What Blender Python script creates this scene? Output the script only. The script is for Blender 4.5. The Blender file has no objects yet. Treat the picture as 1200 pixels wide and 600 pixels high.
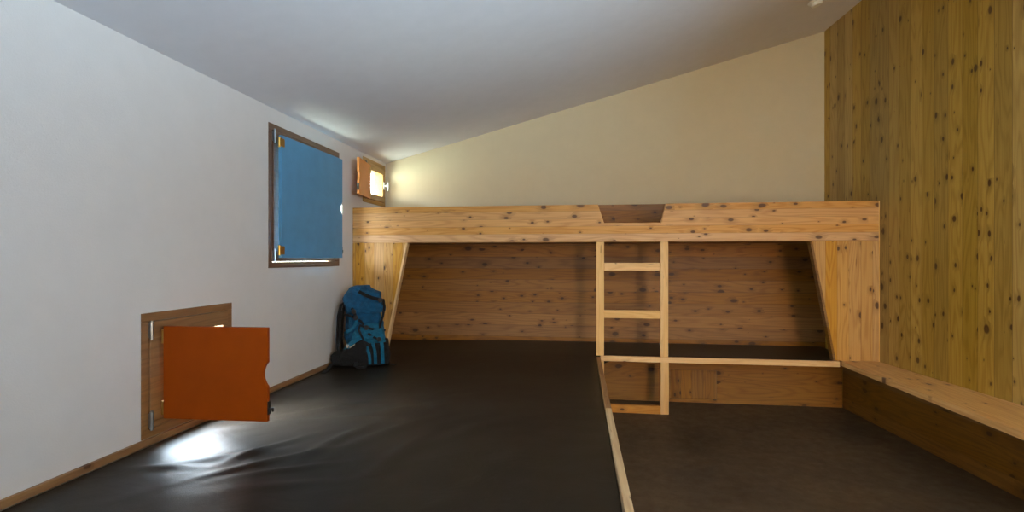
import bpy, bmesh, math, random
from mathutils import Vector, Matrix, noise
random.seed(7)
S = bpy.context.scene
COL = S.collection
PI = math.pi

# ---------------------------------------------------------------- camera
EYE = 1.185
YAW = math.atan(78 / 600.0)
cd = bpy.data.cameras.new('camera'); cam = bpy.data.objects.new('camera', cd); COL.objects.link(cam)
cam.location = (0, 0, EYE); cam.rotation_euler = (PI / 2, 0, YAW)
cd.sensor_width = 36; cd.lens = 18.0; cd.shift_y = 3 / 1200.0; cd.clip_start = 0.02
S.camera = cam

# ---------------------------------------------------------------- exposure, sky, daylight openings
S.view_settings.view_transform = 'Standard'; S.view_settings.look = 'None'
S.view_settings.gamma = 1; S.view_settings.use_curve_mapping = False
S.view_settings.exposure = 0.0
S.cycles.use_denoising = True
S.cycles.max_bounces = 14; S.cycles.diffuse_bounces = 10
# radiance seen through the openings: (colour, strength) of sky, tree line and ground, on the right side and on the left side
EAST = dict(sky=((.62, .82, 1.0), 12.0), line=((.56, .76, 1.0), 46.0), ground=((.50, .74, 1.0), 235.0))
SIDE = dict(sky=((.72, .85, 1.0), 230.0), line=((1.0, 1.0, .84), 32.0), ground=((.84, 1.0, .88), 30.0))

W = bpy.data.worlds.new('world'); S.world = W; W.use_nodes = True
wn = W.node_tree; wn.nodes.clear()
def wnode(t, **k):
    n = wn.nodes.new(t)
    for a, b in k.items(): setattr(n, a, b)
    return n
wo = wnode('ShaderNodeOutputWorld'); wb = wnode('ShaderNodeBackground')
wt = wnode('ShaderNodeTexCoord'); ws = wnode('ShaderNodeSeparateXYZ')
wr = wnode('ShaderNodeMapRange'); wm = wnode('ShaderNodeMix', data_type='RGBA')
wn.links.new(wt.outputs['Generated'], ws.inputs[0])
wn.links.new(ws.outputs['X'], wr.inputs[0])              # 0 towards -X, 1 elsewhere
wr.inputs[1].default_value = -0.1; wr.inputs[2].default_value = 0.1
wr.inputs[3].default_value = 0; wr.inputs[4].default_value = 1
wn.links.new(wr.outputs[0], wm.inputs[0])
def profile(P, up):
    col = lambda k: tuple(c * P[k][1] for c in P[k][0]) + (1,)
    out = None
    for lo, hi, k in ((0.04, up, 'sky'), (-0.06, -0.28, 'ground')):
        r = wnode('ShaderNodeMapRange'); wn.links.new(ws.outputs['Z'], r.inputs[0])
        r.inputs[1].default_value = lo; r.inputs[2].default_value = hi
        m = wnode('ShaderNodeMix', data_type='RGBA'); wn.links.new(r.outputs[0], m.inputs[0])
        if out is None: m.inputs[6].default_value = col('line')
        else: wn.links.new(out, m.inputs[6])
        m.inputs[7].default_value = col(k); out = m.outputs[2]
    return out
side = wnode('ShaderNodeVectorMath', operation='SCALE'); wn.links.new(profile(SIDE, .35), side.inputs[0])
south = wnode('ShaderNodeMapRange'); wn.links.new(ws.outputs['Y'], south.inputs[0])      # brighter half of that sky
for i, v in enumerate((-.30, .30, 1.25, .30)): south.inputs[i + 1].default_value = v
wn.links.new(south.outputs[0], side.inputs['Scale'])
wn.links.new(side.outputs[0], wm.inputs[6]); wn.links.new(profile(EAST, .35), wm.inputs[7])
wn.links.new(wm.outputs[2], wb.inputs[0]); wn.links.new(wb.outputs[0], wo.inputs[0])

WT = 0.10                              # wall thickness
XL, YB, YR = -1.841, 4.73, -1.0        # left wall face, far wall face, wall behind the camera
KS = 0.2657
def ceil_z(x): return 2.097 + KS * (x - XL)
def xr(y): return 2.156 + 0.07 * (4.0 - y)
DOOR = (0.95, 1.75, 0.02, 2.05)        # doorway behind the camera  x0,x1,z0,z1
WIN_BLUE = (2.85, 3.76, 1.128, 2.003)
WIN_ORANGE = (1.95, 2.521, 0.412, 0.95)
WIN_SMALL = (4.20, 4.709, 1.676, 2.068)
WIN_EAST = (-0.92, 0.12, 0.95, 2.10)     # window in the board wall, nearer than the picture shows  y0,y1,z0,z1
HALL_POWER = 94.0; HALL_COLOUR = (1.0, .71, .34)   # lamp light coming through the doorway
def portal(name, loc, rot, sx, sy):
    l = bpy.data.lights.new(name, 'AREA'); l.shape = 'RECTANGLE'; l.size = sx; l.size_y = sy
    l.cycles.is_portal = True
    o = bpy.data.objects.new(name, l); COL.objects.link(o); o.location = loc; o.rotation_euler = rot
portal('window_daylight', (xr(-.2) + WT + .06, (WIN_EAST[0]+WIN_EAST[1])/2, (WIN_EAST[2]+WIN_EAST[3])/2), (0, PI/2, math.atan(-.07)), WIN_EAST[3]-WIN_EAST[2], WIN_EAST[1]-WIN_EAST[0])
hl = bpy.data.lights.new('hall_lamp', 'AREA'); hl.shape = 'RECTANGLE'; hl.size = .8; hl.size_y = 1.7; hl.energy = HALL_POWER; hl.color = HALL_COLOUR
ho = bpy.data.objects.new('hall_lamp', hl); COL.objects.link(ho); ho.location = ((DOOR[0]+DOOR[1])/2, YR - WT - .35, 1.2); ho.rotation_euler = (-PI/2, 0, PI)
for i, w in enumerate((WIN_BLUE, WIN_ORANGE, WIN_SMALL)):
    portal('window_daylight', (XL - 0.36, (w[0]+w[1])/2, (w[2]+w[3])/2), (0, -PI/2, 0), w[3]-w[2], w[1]-w[0])

# ---------------------------------------------------------------- material helpers
def lin(c):
    f = lambda v: v/12.92 if v <= 0.04045 else ((v+0.055)/1.055)**2.4
    return tuple(f(v/255.0) for v in c) + (1,)
class NT:
    def __init__(s, name):
        s.m = bpy.data.materials.new(name); s.m.use_nodes = True; s.t = s.m.node_tree; s.t.nodes.clear()
        s.out = s.n('ShaderNodeOutputMaterial'); s.b = s.n('ShaderNodeBsdfPrincipled')
        s.t.links.new(s.b.outputs[0], s.out.inputs[0])
    def n(s, ty, **k):
        x = s.t.nodes.new(ty)
        for a, b in k.items(): setattr(x, a, b)
        return x
    def l(s, a, b): s.t.links.new(a, b)
    def setv(s, inp, v):
        if hasattr(v, 'links') or isinstance(v, bpy.types.NodeSocket): s.l(v, inp)
        else: inp.default_value = v
    def math(s, op, a, b=0.0, c=0.0, clamp=False):
        x = s.n('ShaderNodeMath', operation=op, use_clamp=clamp)
        s.setv(x.inputs[0], a); s.setv(x.inputs[1], b)
        if len(x.inputs) > 2: s.setv(x.inputs[2], c)
        return x.outputs[0]
    def comb(s, x, y, z):
        c = s.n('ShaderNodeCombineXYZ')
        for i, v in enumerate((x, y, z)): s.setv(c.inputs[i], v)
        return c.outputs[0]
    def noise(s, vec, scale, detail=3, rough=0.5, dist=0.0):
        x = s.n('ShaderNodeTexNoise'); s.l(vec, x.inputs['Vector']); x.inputs['Scale'].default_value = scale
        x.inputs['Detail'].default_value = detail; x.inputs['Roughness'].default_value = rough
        x.inputs['Distortion'].default_value = dist
        return x.outputs[0]
    def rng(s, v, a, b, c=0.0, d=1.0, smooth=False):
        x = s.n('ShaderNodeMapRange')
        if smooth: x.interpolation_type = 'SMOOTHSTEP'
        s.setv(x.inputs[0], v)
        for i, q in enumerate((a, b, c, d)): s.setv(x.inputs[i+1], q)
        return x.outputs[0]
    def mix(s, f, a, b, mode='MIX'):
        x = s.n('ShaderNodeMix', data_type='RGBA', blend_type=mode)
        s.setv(x.inputs[0], f); s.setv(x.inputs[6], a); s.setv(x.inputs[7], b)
        return x.outputs[2]
    def bump(s, h, strength=0.3, dist=0.002):
        x = s.n('ShaderNodeBump'); x.inputs['Strength'].default_value = strength; x.inputs['Distance'].default_value = dist
        s.setv(x.inputs['Height'], h); s.l(x.outputs[0], s.b.inputs['Normal'])
    def obj(s): return s.n('ShaderNodeTexCoord').outputs['Object']

def wood(name, light, dark, L='X', A='Z', width=0.08, knots=1.0, seed=0.0, vary=0.22, seam=0.5, rough=0.55, ksize=1.0):
    t = NT(name); D = [q for q in 'XYZ' if q not in (L, A)][0]
    sp = t.n('ShaderNodeSeparateXYZ'); t.l(t.obj(), sp.inputs[0])
    l, a, d = sp.outputs[L], sp.outputs[A], sp.outputs[D]
    q = t.math('ADD', t.math('DIVIDE', a, width), 0.37 + seed)
    idx = t.math('FLOOR', q); fr = t.math('FRACT', q)
    wn_ = t.n('ShaderNodeTexWhiteNoise', noise_dimensions='1D'); t.l(t.math('ADD', idx, seed*3.1), wn_.inputs['W'])
    r1 = wn_.outputs['Value']; sc = t.n('ShaderNodeSeparateColor'); t.l(wn_.outputs['Color'], sc.inputs[0])
    r2 = sc.outputs[1]
    ls = t.math('ADD', l, t.math('MULTIPLY', r2, 23.0))
    # grain lines bend round the knots
    kv = t.n('ShaderNodeTexVoronoi', voronoi_dimensions='2D'); kv.inputs['Scale'].default_value = 1.0
    wob = t.noise(t.comb(ls, t.math('MULTIPLY', a, 3.0), seed), 3.0, 2)
    kv_l = t.math('MULTIPLY', ls, 7.5); kv_a = t.math('ADD', t.math('MULTIPLY', a, 13.0), t.math('MULTIPLY', wob, .5))
    t.l(t.comb(kv_l, kv_a, 0.0), kv.inputs['Vector'])
    kc = t.n('ShaderNodeSeparateColor'); t.l(kv.outputs['Color'], kc.inputs[0])
    dist = kv.outputs['Distance']
    size = t.math('MULTIPLY', t.rng(kc.outputs[0], 1.0 - 0.55*knots, 1.0, 0.0, 0.20*ksize), t.rng(kc.outputs[1], 0, 1, .5, 1.1))
    size = t.math('MAXIMUM', size, 0.0001)
    mask = t.rng(t.math('DIVIDE', dist, size), 0.55, 1.05, 1.0, 0.0, True)
    mask = t.math('MULTIPLY', mask, t.math('GREATER_THAN', kc.outputs[0], 1.0 - 0.5*knots))
    halo = t.rng(t.math('DIVIDE', dist, size), 0.9, 3.2, 1.0, 0.0, True)
    halo = t.math('MULTIPLY', halo, t.math('GREATER_THAN', kc.outputs[0], 1.0 - 0.5*knots))
    bend = t.math('MULTIPLY', halo, 0.012)
    aa = t.math('ADD', a, bend)
    fine = t.noise(t.comb(t.math('MULTIPLY', ls, 2.2), t.math('MULTIPLY', aa, 120.0), t.math('MULTIPLY', d, 60.0)), 1.0, 4, .6)
    ringn = t.noise(t.comb(t.math('MULTIPLY', ls, 0.9), t.math('MULTIPLY', aa, 9.0), t.math('MULTIPLY', d, 9.0)), 1.0, 2, .4)
    ring = t.math('SINE', t.math('MULTIPLY', ringn, 75.0)); ring = t.rng(ring, -1, 1, 0, 1)
    ring = t.math('POWER', ring, 2.2)
    g = t.math('ADD', t.math('MULTIPLY', t.rng(fine, .3, .7), .45), t.math('MULTIPLY', ring, .4), clamp=True)
    c = t.mix(g, lin(light), lin(dark))
    c = t.mix(t.math('MULTIPLY', halo, .35), c, lin(tuple(v*.72 for v in dark)))
    c = t.mix(t.math('MULTIPLY', mask, .85), c, lin((60, 27, 6)))
    # resin streaks and darker small marks
    st = t.noise(t.comb(t.math('MULTIPLY', ls, 6.0), t.math('MULTIPLY', a, 60.0), 3.3), 1.0, 2)
    c = t.mix(t.rng(st, .70, .76, 0, .55, True), c, lin((105, 60, 25)))
    bv = t.rng(r1, 0, 1, 1.0 - vary, 1.0 + vary*.6)
    hv = t.n('ShaderNodeHueSaturation'); t.l(c, hv.inputs['Color']); t.l(bv, hv.inputs['Value'])
    t.l(t.rng(r2, 0, 1, .92, 1.12), hv.inputs['Saturation']); c = hv.outputs[0]
    edge = t.math('MINIMUM', fr, t.math('SUBTRACT', 1.0, fr))
    sm = t.rng(edge, 0.0, 0.0018/width, 1.0, 0.0)
    c = t.mix(t.math('MULTIPLY', sm, seam), c, lin((45, 25, 12)))
    t.l(c, t.b.inputs['Base Color']); t.b.inputs['Roughness'].default_value = rough
    t.bump(t.math('SUBTRACT', t.math('MULTIPLY', g, -.3), sm), .25, .001)
    return t.m

def paint(name, rgb, rough=0.5, spec=0.5, metal=0.0, bump=None, mottle=0.0, emit=None):
    t = NT(name); c = lin(rgb)
    if mottle:
        n1 = t.noise(t.obj(), 9.0, 4, .6)
        c = t.mix(t.rng(n1, .3, .7), lin(tuple(v*(1-mottle) for v in rgb)), lin(tuple(min(255, v*(1+mottle)) for v in rgb)))
        t.l(c, t.b.inputs['Base Color'])
    else: t.b.inputs['Base Color'].default_value = c
    t.b.inputs['Roughness'].default_value = rough; t.b.inputs['Metallic'].default_value = metal
    t.b.inputs['Specular IOR Level'].default_value = spec
    if bump: t.bump(t.noise(t.obj(), bump[0], 5, .65), bump[1], bump[2])
    return t.m

M = {}
LARCH = ((222, 180, 128), (180, 130, 78))
PINE = ((228, 184, 122), (192, 142, 84))
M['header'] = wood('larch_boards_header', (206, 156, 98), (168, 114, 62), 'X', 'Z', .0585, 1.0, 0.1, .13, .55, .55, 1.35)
M['gable'] = wood('larch_boards_side', (206, 154, 80), (164, 110, 46), 'Z', 'X', .08, .9, 1.3, .16, .6, .55, 1.25)
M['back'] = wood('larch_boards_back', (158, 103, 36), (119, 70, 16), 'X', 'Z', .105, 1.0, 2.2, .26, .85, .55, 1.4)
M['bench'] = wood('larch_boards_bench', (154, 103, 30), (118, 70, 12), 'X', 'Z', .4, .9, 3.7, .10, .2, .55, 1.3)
M['bench_door'] = wood('larch_boards_hatch', (154, 103, 30), (118, 70, 12), 'Z', 'X', .088, .9, 4.1, .16, .9, .55, 1.2)
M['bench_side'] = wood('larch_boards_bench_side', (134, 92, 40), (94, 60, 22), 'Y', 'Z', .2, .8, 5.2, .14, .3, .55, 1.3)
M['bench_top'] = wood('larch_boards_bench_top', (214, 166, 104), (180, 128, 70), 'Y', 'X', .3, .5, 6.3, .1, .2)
M['wallwood'] = wood('larch_boards_wall', (172, 138, 70), (138, 104, 42), 'Z', 'Y', .105, .95, 7.4, .2, .8, .55, 1.25)
M['post'] = wood('pine_post', (232, 190, 130), (208, 160, 100), 'Z', 'X', .3, .08, 8.5, .05, 0)
M['rung'] = wood('pine_rung', (232, 188, 128), (208, 158, 98), 'X', 'Z', .3, .08, 9.6, .05, 0)
M['rung_dark'] = wood('larch_rung', (198, 144, 86), (168, 112, 60), 'X', 'Z', .3, .5, 9.1, .05, 0, .55, 1.0)
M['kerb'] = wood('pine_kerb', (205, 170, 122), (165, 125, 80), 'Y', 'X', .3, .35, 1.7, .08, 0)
M['kerb_shaded'] = wood('pine_kerb_shaded', (150, 106, 64), (118, 78, 44), 'Y', 'X', .3, .35, 2.7, .08, 0)  # kerb wood darkened: shade on the far stretch is put into the colour
M['base'] = wood('oak_skirting', (150, 114, 80), (118, 84, 56), 'Y', 'Z', .3, .1, 3.1, .05, 0)
M['frame'] = wood('oak_window_frame', (142, 102, 66), (112, 78, 48), 'Y', 'Z', .3, .05, 4.4, .04, 0, .45)
M['frame_gold'] = wood('larch_window_frame', (172, 132, 70), (140, 104, 52), 'Y', 'Z', .3, .05, 4.9, .04, 0, .45)
M['frame_dark'] = wood('dark_window_frame', (112, 82, 62), (84, 60, 44), 'Y', 'Z', .3, .05, 5.9, .04, 0, .45)
M['plaster'] = paint('cream_plaster', (210, 202, 194), .9, .2, 0, (160.0, .5, .002), .008)
M['plaster_end'] = paint('warm_cream_plaster', (204, 190, 160), .9, .2, 0, (160.0, .5, .002), .008)
M['ceiling'] = paint('white_ceiling_paint', (216, 212, 212), .9, .2, 0, (300.0, .15, .001), .01)
M['blue'] = paint('blue_shutter_board', (84, 142, 180), .55, .4, 0, (500.0, .1, .0005), .03)
M['orange'] = paint('orange_shutter_board', (142, 58, 0), .6, .12, 0, (500.0, .1, .0005), .03)
M['orange_light'] = paint('amber_shutter_board', (214, 132, 56), .5, .4, 0, (500.0, .1, .0005), .03)
M['chrome'] = paint('chrome', (150, 154, 158), .3, .5, 1.0)
M['brass'] = paint('brass', (190, 150, 80), .35, .5, 1.0)
M['black'] = paint('black_plastic', (22, 22, 23), .45)
M['white'] = paint('white_plastic', (225, 225, 218), .4)
M['hide'] = paint('exterior_render', (190, 186, 178), .9)
def floor_mat():
    t = NT('brown_concrete_screed'); o = t.obj()
    n1 = t.noise(o, 2.2, 6, .65, .4); n2 = t.noise(o, 14.0, 5, .7); n3 = t.noise(o, 90.0, 2)
    c = t.mix(t.rng(n1, .32, .68), lin((48, 36, 24)), lin((86, 68, 48)))
    c = t.mix(t.rng(n2, .35, .75, 0, .4), c, lin((54, 41, 30)))
    v = t.n('ShaderNodeTexVoronoi'); v.inputs['Scale'].default_value = 4.0; t.l(o, v.inputs['Vector'])
    c = t.mix(t.rng(v.outputs['Distance'], .0, .035, .8, 0), c, lin((30, 24, 20)))
    t.l(c, t.b.inputs['Base Color']); t.l(t.rng(n2, .3, .7, .42, .6), t.b.inputs['Roughness'])
    t.bump(t.math('ADD', n3, n2), .15, .001); return t.m
M['floor'] = floor_mat()
def vinyl():
    t = NT('dark_brown_vinyl'); o = t.obj()
    n = t.noise(o, 3.0, 4, .6)
    c = t.mix(t.rng(n, .3, .7), lin((28, 22, 15)), lin((34, 27, 19)))
    t.l(c, t.b.inputs['Base Color']); t.b.inputs['Roughness'].default_value = .42; t.b.inputs['Specular IOR Level'].default_value = .22
    t.bump(t.math('ADD', t.noise(o, 260.0, 2), t.math('MULTIPLY', t.noise(o, 5.0, 3, .6, 1.2), 3.0)), .3, .002); return t.m
M['vinyl'] = vinyl()
def glass():
    t = NT('window_glass'); t.t.nodes.remove(t.b)
    tr = t.n('ShaderNodeBsdfTransparent'); gl = t.n('ShaderNodeBsdfGlossy'); gl.inputs['Roughness'].default_value = .02
    lw = t.n('ShaderNodeLayerWeight'); lw.inputs[0].default_value = .5; mx = t.n('ShaderNodeMixShader')
    fac = t.math('ADD', t.math('MULTIPLY', t.math('POWER', lw.outputs['Facing'], 5.0), .8), .03)
    tr.inputs[0].default_value = (.97, .985, .98, 1)
    t.l(fac, mx.inputs[0]); t.l(tr.outputs[0], mx.inputs[1]); t.l(gl.outputs[0], mx.inputs[2]); t.l(mx.outputs[0], t.out.inputs[0])
    return t.m
M['glass'] = glass()
def grass():
    t = NT('meadow_grass'); o = t.obj()
    c = t.mix(t.noise(o, 6.0, 5, .7), lin((120, 150, 60)), lin((165, 190, 95)))
    t.l(c, t.b.inputs['Base Color']); t.b.inputs['Roughness'].default_value = 1; return t.m
M['grass'] = grass()
def fabric(name, rgb, rough=.75):
    t = NT(name); o = t.obj()
    c = t.mix(t.rng(t.noise(o, 30.0, 3), .3, .7), lin(tuple(v*.88 for v in rgb)), lin(tuple(min(255, v*1.08) for v in rgb)))
    t.l(c, t.b.inputs['Base Color']); t.b.inputs['Roughness'].default_value = rough
    t.bump(t.math('ADD', t.noise(o, 900.0, 2), t.math('MULTIPLY', t.noise(o, 16.0, 4, .6, 1.6), 9.0)), .8, .006); return t.m
M['teal'] = fabric('teal_nylon', (2, 84, 122)); M['teal_light'] = fabric('teal_nylon_panel', (3, 104, 134))
M['blackcloth'] = fabric('black_nylon', (17, 15, 14)); M['web'] = fabric('black_webbing', (16, 15, 15))
M['logo'] = paint('pale_logo_print', (206, 196, 170), .6)

# ---------------------------------------------------------------- geometry helpers
def bm_box(bm, x0, x1, y0, y1, z0, z1, mat=None):
    v = [bm.verts.new(p) for p in ((x0,y0,z0),(x1,y0,z0),(x1,y1,z0),(x0,y1,z0),(x0,y0,z1),(x1,y0,z1),(x1,y1,z1),(x0,y1,z1))]
    if mat:
        for q in v: q.co = mat @ q.co
    for f in ((0,3,2,1),(4,5,6,7),(0,1,5,4),(1,2,6,5),(2,3,7,6),(3,0,4,7)): bm.faces.new([v[i] for i in f])
    return v
def bm_prism(bm, pts, fn):      # pts: 2-D outline; fn(p, side) -> 3-D
    a = [bm.verts.new(fn(p, 0)) for p in pts]; b = [bm.verts.new(fn(p, 1)) for p in pts]
    bm.faces.new(a); bm.faces.new(list(reversed(b))); n = len(pts)
    for i in range(n): bm.faces.new((a[i], b[i], b[(i+1) % n], a[(i+1) % n]))
def bm_tube(bm, pts, r, seg=10, flat=1.0):
    pts = [Vector(p) for p in pts]; rings = []
    for i, p in enumerate(pts):
        t = (pts[min(i+1, len(pts)-1)] - pts[max(i-1, 0)]).normalized()
        u = t.cross(Vector((0, 0, 1)) if abs(t.z) < .95 else Vector((1, 0, 0))).normalized(); w = t.cross(u)
        rr = r[i] if isinstance(r, (list, tuple)) else r
        rings.append([bm.verts.new(p + u*math.cos(2*PI*k/seg)*rr*flat + w*math.sin(2*PI*k/seg)*rr) for k in range(seg)])
    for a, b in zip(rings, rings[1:]):
        for k in range(seg): bm.faces.new((a[k], a[(k+1) % seg], b[(k+1) % seg], b[k]))
    bm.faces.new(list(reversed(rings[0]))); bm.faces.new(rings[-1])
def bm_mask(bm, us, vs, inside, fn):   # slab from a grid of cells, openings left out;  fn(u, v, side)
    V = {}
    def vert(i, j, s):
        if (i, j, s) not in V: V[i, j, s] = bm.verts.new(fn(us[i], vs[j], s))
        return V[i, j, s]
    nu, nv = len(us)-1, len(vs)-1
    ins = [[inside((us[i]+us[i+1])/2, (vs[j]+vs[j+1])/2) for j in range(nv)] for i in range(nu)]
    g = lambda i, j: 0 <= i < nu and 0 <= j < nv and ins[i][j]
    for i in range(nu):
        for j in range(nv):
            if not ins[i][j]: continue
            bm.faces.new([vert(i,j,1), vert(i+1,j,1), vert(i+1,j+1,1), vert(i,j+1,1)])
            bm.faces.new([vert(i,j,0), vert(i,j+1,0), vert(i+1,j+1,0), vert(i+1,j,0)])
            if not g(i-1, j): bm.faces.new([vert(i,j,0), vert(i,j,1), vert(i,j+1,1), vert(i,j+1,0)])
            if not g(i+1, j): bm.faces.new([vert(i+1,j,0), vert(i+1,j+1,0), vert(i+1,j+1,1), vert(i+1,j,1)])
            if not g(i, j-1): bm.faces.new([vert(i,j,0), vert(i+1,j,0), vert(i+1,j,1), vert(i,j,1)])
            if not g(i, j+1): bm.faces.new([vert(i,j+1,0), vert(i,j+1,1), vert(i+1,j+1,1), vert(i+1,j+1,0)])
def obj(name, bm, m, parent=None, bevel=0, smooth=False, sub=0, local=False, seg=2):
    bmesh.ops.recalc_face_normals(bm, faces=bm.faces)
    me = bpy.data.meshes.new(name); bm.to_mesh(me); bm.free()
    me.materials.append(M[m])
    if smooth:
        for p in me.polygons: p.use_smooth = True
    o = bpy.data.objects.new(name, me); COL.objects.link(o)
    if parent:
        o.parent = parent
        if not local:            # mesh was written in room coordinates: keep its origin at the room's origin
            bpy.context.view_layer.update()
            o.matrix_parent_inverse = parent.matrix_world.inverted()
    if bevel:
        b = o.modifiers.new('b', 'BEVEL'); b.width = bevel; b.segments = seg; b.limit_method = 'ANGLE'
    if sub:
        s_ = o.modifiers.new('s', 'SUBSURF'); s_.levels = sub; s_.render_levels = sub
    return o
def box(name, x0, x1, y0, y1, z0, z1, m, parent=None, bevel=0, **k):
    bm = bmesh.new(); bm_box(bm, x0, x1, y0, y1, z0, z1); return obj(name, bm, m, parent, bevel, **k)
def thing(name, label, cat, loc=(0, 0, 0), rotz=0):
    o = bpy.data.objects.new(name, None); COL.objects.link(o); o.location = loc; o.rotation_euler = (0, 0, rotz)
    o.empty_display_size = .1; o['label'] = label; o['category'] = cat; return o
def struct(o, label=None):
    o['kind'] = 'structure'
    if label: o['label'] = label
    return o
def sempty(name, loc, label):
    o = bpy.data.objects.new(name, None); COL.objects.link(o); o.location = loc
    return struct(o, label)

# ================================================================ THE SETTING
struct(box('floor', XL - WT, 3.0, YR - .3, YB + .3, -.12, 0, 'floor'), 'brown concrete screed floor')

def yz_wall():
    ys = sorted({YR - .3, YB + .3, *[w[0] for w in (WIN_BLUE, WIN_ORANGE, WIN_SMALL)], *[w[1] for w in (WIN_BLUE, WIN_ORANGE, WIN_SMALL)]})
    zs = sorted({0.0, ceil_z(XL), *[w[2] for w in (WIN_BLUE, WIN_ORANGE, WIN_SMALL)], *[w[3] for w in (WIN_BLUE, WIN_ORANGE, WIN_SMALL)]})
    def ins(y, z): return not any(w[0] < y < w[1] and w[2] < z < w[3] for w in (WIN_BLUE, WIN_ORANGE, WIN_SMALL))
    bm = bmesh.new(); bm_mask(bm, ys, zs, ins, lambda y, z, s: (XL if s else XL - WT, y, z)); return bm
struct(obj('wall_left', yz_wall(), 'plaster'), 'pale rough plaster wall with three shuttered windows')

bm = bmesh.new()
bm_prism(bm, [(XL, 0), (2.75, 0), (2.75, ceil_z(2.75)), (XL, ceil_z(XL))], lambda p, s: (p[0], YB + s*.3, p[1]))
struct(obj('wall_back', bm, 'plaster_end'), 'cream plaster end wall above the bunk')

def rear():
    us = [XL, DOOR[0], DOOR[1], 2.75]; vs = [0, DOOR[2], DOOR[3], 9]
    bm = bmesh.new()
    hole = lambda u, v: (DOOR[0] < u < DOOR[1] and DOOR[2] < v < DOOR[3])
    bm_mask(bm, us, vs, lambda u, v: not hole(u, v), lambda u, v, s: (u, YR - (0 if s else WT), ceil_z(u) if v > 8 else v)); return bm
struct(obj('wall_rear', rear(), 'plaster'), 'plaster wall behind the camera')
bm = bmesh.new(); x0, x1 = DOOR[0] - .3, DOOR[1] + .3; y0, y1 = YR - WT - .6, YR - WT - .001
for a in ((x0-.05, x0, y0, y1, 0, 2.4), (x1, x1+.05, y0, y1, 0, 2.4), (x0, x1, y0-.05, y0, 0, 2.4), (x0, x1, y0, y1, 2.4, 2.45), (x0, x1, y0, y1, -.05, 0)): bm_box(bm, *a)
struct(obj('wall_hall', bm, 'wallwood'), 'lit hall outside the doorway behind the camera')
bm = bmesh.new()
bm_mask(bm, [YR, WIN_EAST[0], WIN_EAST[1], YB], [0, WIN_EAST[2], WIN_EAST[3], 9],
        lambda y, z: not (WIN_EAST[0] < y < WIN_EAST[1] and WIN_EAST[2] < z < WIN_EAST[3]),
        lambda y, z, q: (xr(y) + (0 if q else WT), y, ceil_z(xr(y) + (0 if q else WT)) if z > 8 else z))
struct(obj('wall_right', bm, 'wallwood'), 'wall clad in knotty vertical boards')
bm = bmesh.new()
EAVE = .6                             # roof run on past the low wall, unseen, to block sky at upper windows
bm_prism(bm, [(XL - WT - EAVE, 0), (2.75, 0), (2.75, 1), (XL - WT - EAVE, 1)],
         lambda p, s: (p[0], (YR - .3) if p[1] == 0 else (YB + .3), ceil_z(p[0]) + (0 if s == 0 else .2)))
struct(obj('ceiling', bm, 'ceiling'), 'plain sloping ceiling')

box('baseboard_left', XL, XL + .018, YR, 3.998, .383, .411, 'base', bevel=.002)
struct(bpy.data.objects['baseboard_left'], 'thin brown wooden skirting along the plaster wall')

def ring(bm, y0, y1, z0, z1, w, x0, x1):       # w: one width, or (left, right, bottom, top)
    l, r, b_, t_ = w if isinstance(w, tuple) else (w,)*4
    bm_box(bm, x0, x1, y0, y1, z0, z0 + b_); bm_box(bm, x0, x1, y0, y1, z1 - t_, z1)
    bm_box(bm, x0, x1, y0, y0 + l, z0 + b_, z1 - t_); bm_box(bm, x0, x1, y1 - r, y1, z0 + b_, z1 - t_)
def window(n, w, mat, label, fw=.036, sw=(.05, .05, .05, .05), hinges=True, handle='white', liner='frame_gold'):
    y0, y1, z0, z1 = w
    root = sempty('window_%d' % n, (XL, (y0+y1)/2, z0), label)
    bm = bmesh.new(); ring(bm, y0, y1, z0, z1, fw, XL - .075, XL + .004); obj('window_frame', bm, mat, root, .002)
    bm = bmesh.new(); ring(bm, y0+fw+.003, y1-fw-.003, z0+fw+.003, z1-fw-.003, sw, XL - .066, XL + .010)
    sash = obj('sash', bm, mat, root, .003)
    g = [fw + q - .003 for q in sw]
    box('pane', XL - .034, XL - .028, y0+g[0], y1-g[1], z0+g[2], z1-g[3], 'glass', root)
    bm = bmesh.new(); ring(bm, y0, y1, z0, z1, .018, XL - WT, XL - .0765); obj('reveal_lining', bm, liner, root)
    if hinges:
        for zc in (z0 + .075, z1 - .075):
            bm = bmesh.new()
            yc = y0 + fw
            bm_tube(bm, [(XL+.019, yc, zc-.036), (XL+.019, yc, zc+.036)], .0085, 12)
            bm_tube(bm, [(XL+.019, yc, zc-.042), (XL+.019, yc, zc-.037)], .006, 12)
            bm_tube(bm, [(XL+.019, yc, zc+.037), (XL+.019, yc, zc+.042)], .006, 12)
            bm_box(bm, XL+.0045, XL+.019, yc-.004, yc-.001, zc-.03, zc+.03)
            obj('hinge', bm, 'chrome', root, smooth=False)
    if handle:
        zc = (z0+z1)/2; yc = y1 - fw - sw[1]/2
        bm = bmesh.new(); x = XL + .010
        bm_box(bm, x, x+.008, yc-.014, yc+.014, zc-.035, zc+.035)
        bm_tube(bm, [(x+.008, yc, zc), (x+.045, yc, zc)], .009, 12)
        bm_box(bm, x+.036, x+.050, yc-.010, yc+.010, zc-.045, zc+.030)
        obj('window_handle', bm, handle, root, .003)
    return root
window(1, WIN_BLUE, 'frame_dark', 'tall window in a dark brown wooden frame behind the blue shutter', sw=(.088, .05, .068, .05))
window(2, WIN_ORANGE, 'frame', 'low square window in a brown wooden frame beside the orange shutter', sw=(.075, .035, .028, .07))
window(3, WIN_SMALL, 'frame_gold', 'small bright window in the corner above the bunk', sw=(.06, .035, .05, .055))
y0, y1, z0, z1 = WIN_EAST
root = sempty('window_4', (xr((y0+y1)/2), (y0+y1)/2, z0), 'window in the board wall beside the camera')
bm = bmesh.new()
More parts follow.
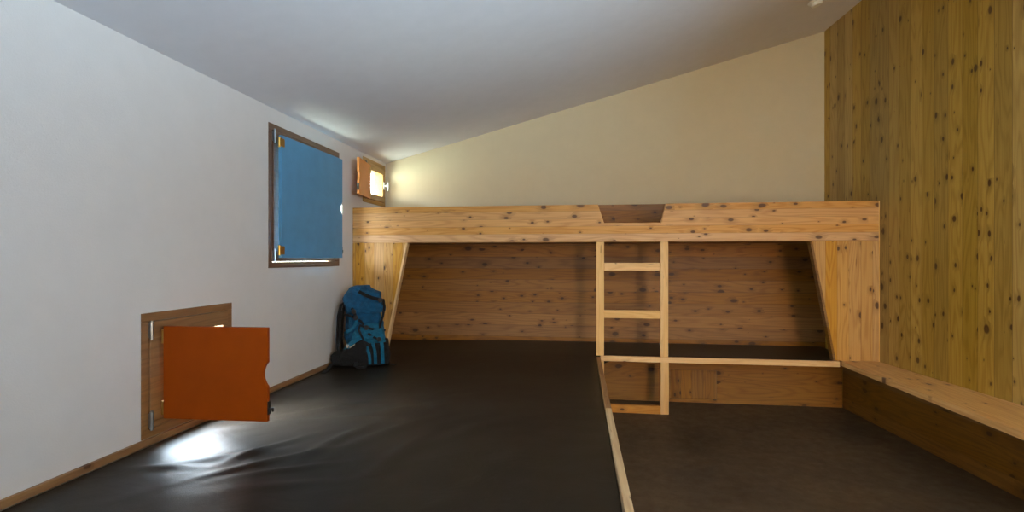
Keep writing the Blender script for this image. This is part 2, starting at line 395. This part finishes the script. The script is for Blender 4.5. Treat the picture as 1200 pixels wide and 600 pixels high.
for a in ((y0, y1, z0, z0+.06), (y0, y1, z1-.06, z1), (y0, y0+.06, z0+.06, z1-.06), (y1-.06, y1, z0+.06, z1-.06)):
    bm_prism(bm, [(a[0], 0), (a[1], 0), (a[1], 1), (a[0], 1)], lambda p, q: (xr(p[0]) + (.02 if p[1] == 0 else .09), p[0], a[3] if q else a[2]))
obj('window_frame', bm, 'frame', root)
bm = bmesh.new(); bm_prism(bm, [(y0+.055, 0), (y1-.055, 0), (y1-.055, 1), (y0+.055, 1)], lambda p, q: (xr(p[0]) + (.05 if p[1] == 0 else .056), p[0], (z1-.055) if q else (z0+.055)))
obj('pane', bm, 'glass', root)
root = sempty('door_1', ((DOOR[0]+DOOR[1])/2, YR, 0), 'open doorway behind the camera')
bm = bmesh.new(); x0, x1, z0, z1 = DOOR
for a in ((x0, x1, z1-.04, z1), (x0, x0+.04, z0, z1-.04), (x1-.04, x1, z0, z1-.04)): bm_box(bm, a[0], a[1], YR-.15, YR-.01, a[2], a[3])
obj('door_frame', bm, 'frame', root)

# ================================================================ BUILT-IN PLATFORM, MATTRESS, BENCH
plat = thing('sleeping_platform', 'low built-in timber sleeping platform with pale kerb board along the concrete floor', 'platform', (-.8, 1.0, 0))
box('platform_base', XL + .001, .134, YR + .002, 4.708, .001, .335, 'bench_side', plat)
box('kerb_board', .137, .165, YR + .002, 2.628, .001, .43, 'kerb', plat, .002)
box('kerb_board', .137, .165, 2.630, 3.997, .001, .43, 'kerb_shaded', plat, .002)['label'] = 'far kerb board, coloured darker for the shade there'

RIDGES = []
random.seed(11)
for (x, y, ang, ln, wd, h) in ((-1.30, 2.00, 62, .22, .022, .012), (-1.42, 1.90, 30, .30, .03, .009), (-1.22, 1.86, 42, .34, .025, .010),
        (-1.10, 1.80, 28, .26, .02, .007), (-1.05, 2.12, 75, .30, .035, .010), (-.86, 2.25, 60, .35, .04, .008), (-1.5, 2.30, 20, .3, .03, .007),
        (-1.35, 2.55, 40, .35, .035, .008), (-.72, 2.02, 80, .3, .045, .007), (-1.15, 2.42, 10, .35, .03, .006), (-.9, 2.6, 35, .4, .05, .007),
        (-.5, 2.3, 50, .4, .05, .005), (-1.55, 1.78, 8, .25, .02, .006), (-.95, 1.7, 15, .3, .03, .005), (-.3, 1.9, 70, .4, .06, .004)):
    RIDGES.append((x, y, math.cos(math.radians(ang)), math.sin(math.radians(ang)), ln, wd, h))
def sm(t): t = max(0, min(1, t)); return t*t*(3-2*t)
def mat_z(x, y):
    z = .383 + .030*sm((y-3.3)/.9) + .018*sm((x+1.7)/1.4)
    for (a, b, c, s, ln, wd, h) in RIDGES:
        u = (x-a)*c + (y-b)*s; v = -(x-a)*s + (y-b)*c + .25*u*u
        if abs(u) < ln*2 and abs(v) < wd*4: z += h*math.exp(-(u/ln)**2*2)*math.exp(-(v/wd)**2)
    w = math.exp(-((x+1.1)**2 + (y-2.2)**2)/1.2)
    z += (noise.noise(Vector((x*3.0, y*3.0, 1)))*.005 + noise.noise(Vector((x*9, y*9, 5)))*.0022)*(.25 + w)
    return z
def fr(a, b, st): n = max(1, round((b-a)/st)); return [a + (b-a)*i/n for i in range(n)]
GX = fr(XL+.020, -1.566, .025) + fr(-1.566, -.4, .02) + fr(-.4, .1355, .05) + fr(.1355, 2.06, .12) + [2.06]
GY = fr(YR+.01, 1.2, .12) + fr(1.2, 3.0, .02) + fr(3.0, 3.994, .06) + [3.994, 4.054] + fr(4.12, 4.700, .08) + [4.700]
GAB_L = -1.566
def inmat(x, y):
    if y > 4.054: return True
    if x > .1355: return False
    return not (x < GAB_L and y > 3.994)
bm = bmesh.new()
bm_mask(bm, GX, GY, inmat, lambda x, y, s: (x, y, mat_z(x, y) if s else (.3885 if y > 4.0 and x > .14 else .338)))
mt = obj('mattress', bm, 'vinyl', None, smooth=True)
mod = mt.modifiers.new('b', 'BEVEL'); mod.width = .005; mod.segments = 3; mod.limit_method = 'ANGLE'; mod.angle_limit = math.radians(60)
mt['label'] = 'large dark brown vinyl mattress pad covering the platform, creased by the orange shutter'; mt['category'] = 'mattress'

# low front below the far bunk, with hatch, and seat along the wooden wall
lb = thing('storage_bench', 'low wooden bench base with edge strip and hatch below the right half of the bunk', 'bench', (1.1, 4.2, 0))
box('edge_strip', .168, 1.886, 3.998, 4.028, .396, .436, 'rung', lb, .002)
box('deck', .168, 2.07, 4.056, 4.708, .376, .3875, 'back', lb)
HX0, HX1, HZ0, HZ1 = .752, 1.122, .030, .268
bm = bmesh.new()
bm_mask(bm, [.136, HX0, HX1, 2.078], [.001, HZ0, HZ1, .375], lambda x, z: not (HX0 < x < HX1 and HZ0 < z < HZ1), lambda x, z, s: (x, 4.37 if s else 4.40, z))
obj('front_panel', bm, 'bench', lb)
box('hatch', HX0+.002, HX1-.002, 4.3715, 4.395, HZ0+.002, HZ1-.002, 'bench_door', lb, .001)

rb = thing('wooden_bench', 'plain wooden wall bench along the knotty board wall at the right', 'bench', (2.0, 2.0, 0))
bm = bmesh.new()
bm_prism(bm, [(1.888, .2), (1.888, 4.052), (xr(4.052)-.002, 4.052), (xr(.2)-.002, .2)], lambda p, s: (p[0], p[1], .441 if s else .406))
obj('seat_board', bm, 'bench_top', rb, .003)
def xp(y): return 2.080 + .052*(4.37-y)
bm = bmesh.new()
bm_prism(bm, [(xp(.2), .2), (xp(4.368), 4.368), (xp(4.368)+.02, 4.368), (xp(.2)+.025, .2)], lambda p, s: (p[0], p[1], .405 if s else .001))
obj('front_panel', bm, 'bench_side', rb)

# ================================================================ BUNK
FY0, FY1 = 4.0, 4.05
HB, HT = 1.313, 1.602
bunk = thing('bunk_bed', 'built-in upper bunk of knotty larch boards spanning wall to wall', 'bunk bed', (.15, 4.05, 0))
XE = 2.146
bm = bmesh.new()
bm_prism(bm, [(XL+.002, HB), (XE, HB), (XE, HT), (.656, HT), (.622, 1.458), (.195, 1.458), (.148, HT), (XL+.002, HT)], lambda p, s: (p[0], FY1 if s else FY0, p[1]))
obj('front_board', bm, 'header', bunk, .0015)
def gz(x0, z0, x1, z1, z): return x0 + (x1-x0)*(z-z0)/(z1-z0)
lb_x = gz(-1.391, 1.31, -1.535, .567, .341)
bm = bmesh.new(); bm_prism(bm, [(XL+.002, .341), (-1.578, .341), (-1.391, HB-.001), (XL+.002, HB-.001)], lambda p, s: (p[0], FY1 if s else FY0, p[1]))
obj('side_panel', bm, 'gable', bunk, .001)
bm = bmesh.new(); bm_prism(bm, [(1.858, .4425), (XE, .4425), (XE, HB-.001), (1.697, HB-.001)], lambda p, s: (p[0], FY1 if s else FY0, p[1]))
obj('side_panel', bm, 'gable', bunk, .001)
def lip(xa, za, xb, zb, w):
    bm = bmesh.new(); bm_prism(bm, [(xa, za), (xa+w, za), (xb+w, zb), (xb, zb)], lambda p, s: (p[0], FY1+.0005 if s else FY0-.0015, p[1])); return bm
obj('edge_lipping', lip(-1.5765, .39, -1.3895, HB-.002, .016), 'post', bunk)
obj('edge_lipping', lip(1.8415, .4425, 1.6805, HB-.002, .016), 'bench_side', bunk)
box('corner_batten', XE+.0005, XE+.0055, FY0-.002, FY1, .4425, HT, 'post', bunk)
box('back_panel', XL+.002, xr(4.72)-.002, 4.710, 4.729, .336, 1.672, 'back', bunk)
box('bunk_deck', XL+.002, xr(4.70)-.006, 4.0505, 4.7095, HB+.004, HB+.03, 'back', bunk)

lad = thing('ladder', 'pale wooden four-rung ladder fixed under the notch of the bunk front', 'ladder', (.4, 4.02, 0))
PL, PR, LW = .137, .617, .058
LY0, LY1 = 4.001, 4.043
box('rail', PL, PL+LW, LY0, LY1, .437, HB-.001, 'post', lad, .0025)
box('rail', PR, PR+LW, LY0, LY1, .437, HB-.001, 'post', lad, .0025)
box('rail', PL+.031, PL+LW, LY0, LY1, .001, .395, 'post', lad, .0025)
box('rail', PR, PR+LW+.004, LY0, LY1, .001, .395, 'post', lad, .0025)
for za, zb in ((1.092, 1.152), (.727, .787)): box('rung', PL+LW+.0005, PR-.0005, LY0+.002, LY1-.002, za, zb, 'rung', lad, .0025)
box('bottom_rung', PL+LW+.0005, PR-.0005, LY0+.002, LY1-.002, .001, .062, 'rung_dark', lad, .0025)['label'] = 'darker bottom rung'

# ================================================================ SHUTTERS
def shutter(w, h, mat, label, loc, rot, notch=.052, depth=.020, catch='black', side=1, hz=(.045, .045)):
    t = thing('window_shutter', label, 'shutter', loc, rot)
    T = .019; pts = [(0, 0), (w, 0)]
    R = (notch*notch + depth*depth)/(2*depth); cx = w + R - depth; a0 = math.asin(notch/R)
    for i in range(13):
        a = -a0 + 2*a0*i/12; pts.append((cx - R*math.cos(a), h/2 + R*math.sin(a)))
    pts += [(w, h), (0, h)]
    bm = bmesh.new(); bm_prism(bm, pts, lambda p, s: (p[0], (T/2 if s else -T/2), p[1]))
    obj('panel', bm, mat, t, .0012, local=True)
    for zc in (hz[0], h-hz[1]):
        bm = bmesh.new()
        bm_tube(bm, [(-.0085, 0, zc-.03), (-.0085, 0, zc+.03)], .0075, 10)
        bm_box(bm, -.010, .03, side*T/2, side*(T/2+.002), zc-.025, zc+.025) if side > 0 else bm_box(bm, -.010, .03, -T/2-.002, -T/2, zc-.025, zc+.025)
        obj('hinge', bm, 'brass', t, local=True)
    bm = bmesh.new()
    bm_box(bm, w+.0005, w+.006, -.008, .008, .03, .085); bm_tube(bm, [(w+.004, 0, .055), (w+.022, 0, .055)], .005, 8)
    bm_tube(bm, [(w+.020, 0, .042), (w+.020, 0, .060)], .005, 8)
    obj('catch', bm, catch, t, local=True)
    return t
shutter(.478, .402, 'orange', 'orange square shutter swung straight out from the low window', (XL+.043, 2.030, .487), .03)
shutter(.780, .745, 'blue', 'large blue shutter standing almost closed over the tall window', (XL+.045, 2.900, 1.190), PI/2 - .018, side=-1, notch=.05)
shutter(.375, .293, 'orange_light', 'small orange shutter folded back flat to the wall beside the corner window', (XL+.038, 4.262, 1.703), -PI/2 + .16, side=1, notch=.04, depth=.014)

# ================================================================ CEILING SENSOR
sx, sy = 1.690, 3.93
t = thing('smoke_detector', 'round white smoke detector on the sloping ceiling near the board wall', 'smoke detector', (sx, sy, ceil_z(sx)))
t.rotation_euler = (0, -math.atan(KS), 0)
def disc(name, r0, r1, z0, z1, m, p):
    bm = bmesh.new(); prof = [(r0*.98, z1), (r0, z1-.003), (r1, z0+.004), (r1*.93, z0)]
    rings = [[bm.verts.new((r*math.cos(2*PI*k/32), r*math.sin(2*PI*k/32), z)) for k in range(32)] for r, z in prof]
    for a, b in zip(rings, rings[1:]):
        for k in range(32): bm.faces.new((a[k], a[(k+1) % 32], b[(k+1) % 32], b[k]))
    bm.faces.new(rings[0]); bm.faces.new(list(reversed(rings[-1]))); return obj(name, bm, m, p, local=True, smooth=False)
disc('mounting_base', .052, .050, -.012, -.001, 'white', t); disc('sensor_head', .042, .034, -.034, -.0125, 'white', t)

# ================================================================ BACKPACK
# written in its own frame: u to the right along the wall, v away from the viewer, z up; then placed
BP = (-1.600, 3.70, .396)
bp = thing('backpack', 'teal and black hiking backpack leaning in the corner by the bunk', 'backpack', BP, math.radians(12))
def blob(name, prof, m, sq=2.6, n=56, wr=.006, ws=9.0, seed=0, flat_top=False):
    """prof: list of (z, cu, cv, ru, rv); closed loft with creases"""
    bm = bmesh.new(); rings = []
    # resample
    Q = []
    for a, b in zip(prof, prof[1:]):
        for k in range(6): Q.append([a[i] + (b[i]-a[i])*k/6 for i in range(5)])
    Q.append(list(prof[-1]))
    for (z, cu, cv, ru, rv) in Q:
        R = []
        for k in range(n):
            th = 2*PI*k/n; c, s = math.cos(th), math.sin(th)
            x = math.copysign(abs(c)**(2/sq), c); y = math.copysign(abs(s)**(2/sq), s)
            p = Vector((cu + ru*x, cv + rv*y, z))
            d = 0.9*(1 - 2.2*abs(noise.noise(Vector((p.x*7 + p.z*5, p.y*7, p.z*5 - p.x*6 + seed*2.3))))) - .5
            d += noise.noise(Vector((p.x*ws, p.y*ws, p.z*ws*1.6 + seed))) + .6*abs(noise.noise(Vector((p.x*ws*2.5 + p.z*14, p.y*ws*2, p.z*ws + seed))))
            nn = Vector((x, y, .2)).normalized(); p += nn*d*wr*min(1, ru/.05)
            R.append(bm.verts.new(p))
        rings.append(R)
    for a, b in zip(rings, rings[1:]):
        for k in range(n): bm.faces.new((a[k], a[(k+1) % n], b[(k+1) % n], b[k]))
    bm.faces.new(list(reversed(rings[0]))); bm.faces.new(rings[-1])
    return obj(name, bm, m, bp, local=True, smooth=True, sub=1)
def strap(name, pts, w=.011, m='web', flat=1.0, th=.0035, up=None, parent=None):
    """flat webbing ribbon: width along 'up' direction"""
    bm = bmesh.new(); P = [Vector(p) for p in pts]; rows = []
    for i, p in enumerate(P):
        t = (P[min(i+1, len(P)-1)] - P[max(i-1, 0)]).normalized()
        o = Vector(up[i] if isinstance(up, list) else (up or (0, -1, 0))).normalized()     # outward
        side = t.cross(o).normalized(); o = side.cross(t).normalized()
        rows.append([bm.verts.new(p + side*w*a + o*th*b) for a, b in ((-1, -.5), (1, -.5), (1, .5), (-1, .5))])
    for a, b in zip(rows, rows[1:]):
        for k in range(4): bm.faces.new((a[k], a[(k+1) % 4], b[(k+1) % 4], b[k]))
    bm.faces.new(list(reversed(rows[0]))); bm.faces.new(rows[-1])
    return obj(name, bm, m, parent or bp, local=True, smooth=False, sub=0)
body = blob('body', [(.002, .0, .02, .05, .05), (.006, .0, .02, .125, .09), (.05, .01, .02, .150, .11), (.16, .0, .025, .148, .115), (.26, -.015, .03, .138, .112),
              (.36, -.02, .04, .132, .108), (.44, -.02, .05, .120, .098), (.50, -.015, .055, .09, .07), (.51, -.015, .055, .04, .03)], 'teal', seed=3, wr=.020)
lid = blob('lid', [(.375, .0, .02, .05, .05), (.385, .0, .02, .135, .115), (.43, -.012, .03, .145, .122), (.48, -.018, .04, .142, .118), (.53, -.025, .045, .125, .105),
             (.565, -.035, .05, .09, .08), (.585, -.04, .05, .04, .03)], 'teal', seed=8, wr=.021, ws=11)
fp = blob('front_pocket', [(.165, .045, -.07, .06, .03), (.17, .045, -.08, .115, .058), (.21, .042, -.088, .118, .062), (.25, .045, -.082, .106, .054), (.285, .05, -.068, .082, .04),
             (.305, .055, -.06, .05, .022), (.312, .055, -.055, .02, .01)], 'teal_light', seed=15, wr=.012)
bs = blob('base_panel', [(.003, .03, -.08, .06, .03), (.008, .03, -.08, .135, .06), (.06, .035, -.085, .148, .070), (.12, .035, -.085, .146, .068), (.168, .035, -.08, .135, .060), (.18, .035, -.075, .09, .035)], 'blackcloth', seed=19, wr=.010, sq=2.7)
lp = blob('lower_pocket', [(.004, -.04, -.13, .03, .015), (.008, -.04, -.13, .095, .04), (.07, -.045, -.135, .105, .05), (.13, -.04, -.135, .095, .045), (.18, -.02, -.125, .07, .035),
             (.205, -.005, -.12, .035, .018), (.21, 0, -.12, .015, .008)], 'blackcloth', seed=22, wr=.006, sq=2.2)
# teal band arching over the black pocket
arc = [(-.128, -.135, .045), (-.122, -.150, .09), (-.105, -.165, .13), (-.075, -.172, .168), (-.035, -.168, .200), (.01, -.160, .218), (.05, -.150, .222)]
strap('reinforcing_band', arc, w=.016, m='teal_light', th=.008, up=(-.15, -1, .3))
# side mesh pocket with teal stripes at the right
sp_ = blob('side_pocket', [(.003, .115, -.05, .03, .03), (.008, .115, -.05, .065, .075), (.08, .12, -.055, .07, .082), (.15, .115, -.05, .066, .075), (.185, .11, -.045, .06, .065), (.19, .11, -.045, .03, .03)], 'blackcloth', seed=30, wr=.005)
for u, z1, w_ in ((.062, .115, .0095), (.102, .150, .0105), (.150, .200, .012)):
    v = -.163 if u < .14 else -.146
    strap('pocket_stripe', [(u+.004, v, .022), (u+.003, v-.004, .06), (u, v-.003, z1*.75), (u-.010, v+.004, z1), (u-.022, v+.012, z1+.035)], w=w_, m='teal_light', th=.010, up=(0, -1, 0) if u < .14 else (.45, -1, 0))
# compression straps and buckles
strap('compression_strap', [(-.150, -.02, .365), (-.115, -.075, .372), (-.05, -.10, .35), (-.01, -.105, .325), (.01, -.112, .30)], w=.009, up=(-.3, -1, .1))
strap('compression_strap', [(-.155, -.01, .225), (-.12, -.085, .245), (-.075, -.105, .27), (-.045, -.112, .31), (-.035, -.108, .36)], w=.012, m='teal_light', up=(-.3, -1, .1))
strap('lid_strap', [(-.03, -.085, .545), (.02, -.108, .520), (.07, -.105, .500), (.12, -.085, .485), (.150, -.06, .475)], w=.012, up=(0, -1, .4), th=.006)
strap('lid_strap', [(.145, -.065, .48), (.150, -.05, .43), (.140, -.06, .36), (.125, -.085, .30), (.125, -.112, .24)], w=.009, up=(.6, -1, 0))
strap('compression_strap', [(-.02, -.115, .30), (.03, -.128, .285), (.08, -.122, .270), (.13, -.09, .255), (.155, -.04, .25)], w=.008, up=(0, -1, 0))
strap('compression_strap', [(.05, -.150, .245), (.09, -.150, .215), (.13, -.140, .195), (.165, -.10, .185)], w=.008, up=(0, -1, .2), th=.005)
strap('gear_loop', [(-.01, -.150, .30), (-.015, -.158, .27), (0, -.165, .24), (.02, -.168, .20)], w=.007, up=(0, -1, 0), th=.005)
strap('lid_strap', [(-.085, -.085, .43), (-.06, -.112, .40), (-.05, -.118, .37)], w=.010, up=(0, -1, .2), th=.005)
for p in ((-.045, -.118, .355), (.035, -.142, .285), (.128, -.092, .482), (.128, -.148, .200), (-.062, -.112, .40)):
    bm = bmesh.new(); bm_box(bm, -.016, .016, -.006, .006, -.011, .011, Matrix.Translation(p)); bm_box(bm, -.010, .010, -.009, .002, -.017, .017, Matrix.Translation(p))
    obj('buckle', bm, 'black', bp, .002, local=True)
# harness on the wall side
sh = [(-.135, .0, .47), (-.175, -.02, .44), (-.190, -.035, .36), (-.192, -.045, .27), (-.195, -.05, .18), (-.190, -.04, .10), (-.165, -.02, .05)]
strap('shoulder_strap', sh, w=.028, m='blackcloth', th=.016, up=(-1, -.4, .1))
strap('shoulder_strap', [(a-.005, b+.14, c) for a, b, c in sh], w=.028, m='blackcloth', th=.016, up=(-1, -.4, .1))
strap('load_strap', [(-.160, -.06, .40), (-.170, -.085, .33), (-.165, -.10, .22), (-.172, -.11, .12), (-.15, -.12, .05)], w=.008, up=(-.5, -1, 0))
blob('hip_belt', [(.002, -.15, -.08, .03, .02), (.006, -.15, -.085, .06, .045), (.04, -.16, -.085, .068, .055), (.075, -.165, -.075, .06, .05), (.10, -.16, -.06, .04, .035), (.11, -.16, -.06, .02, .015)], 'blackcloth', seed=41, wr=.010, ws=16)
strap('hip_belt_strap', [(-.19, -.10, .05), (-.215, -.14, .02), (-.225, -.18, -.002), (-.22, -.24, -.006), (-.235, -.30, -.009)], w=.013, up=(0, -.15, 1), th=.004)
strap('hip_belt_strap', [(-.03, -.17, .06), (-.035, -.19, .02), (-.01, -.205, .004), (.03, -.20, .004), (.05, -.185, .02)], w=.010, up=(0, -1, .4), th=.004)
strap('hanging_strap', [(.160, -.06, .10), (.178, -.06, .04), (.190, -.07, .006), (.215, -.085, .004), (.245, -.10, .003)], w=.006, up=(.3, -.4, 1), th=.003)
# pale print on the band: a small paw mark and a short line of lettering-like strokes
bm = bmesh.new()
c0 = Vector((-.090, -.182, .152))
for (a, b, r) in ((0, 0, .0075), (-.011, .010, .0038), (-.003, .015, .0040), (.006, .014, .0038), (.012, .006, .0034)):
    m4 = Matrix.Translation(c0 + Vector((a, a*-.15, b)))
    bmesh.ops.create_uvsphere(bm, u_segments=10, v_segments=6, radius=r, matrix=m4 @ Matrix.Scale(.35, 4, (0, 1, 0)))
for i in range(6):
    p = c0 + Vector((.018 + i*.0065, -.001, .008 + i*.0042 - .012)); bm_box(bm, -.0022, .0022, -.0025, .001, -.004, .004, Matrix.Translation(p))
obj('printed_emblem', bm, 'logo', bp, local=True)
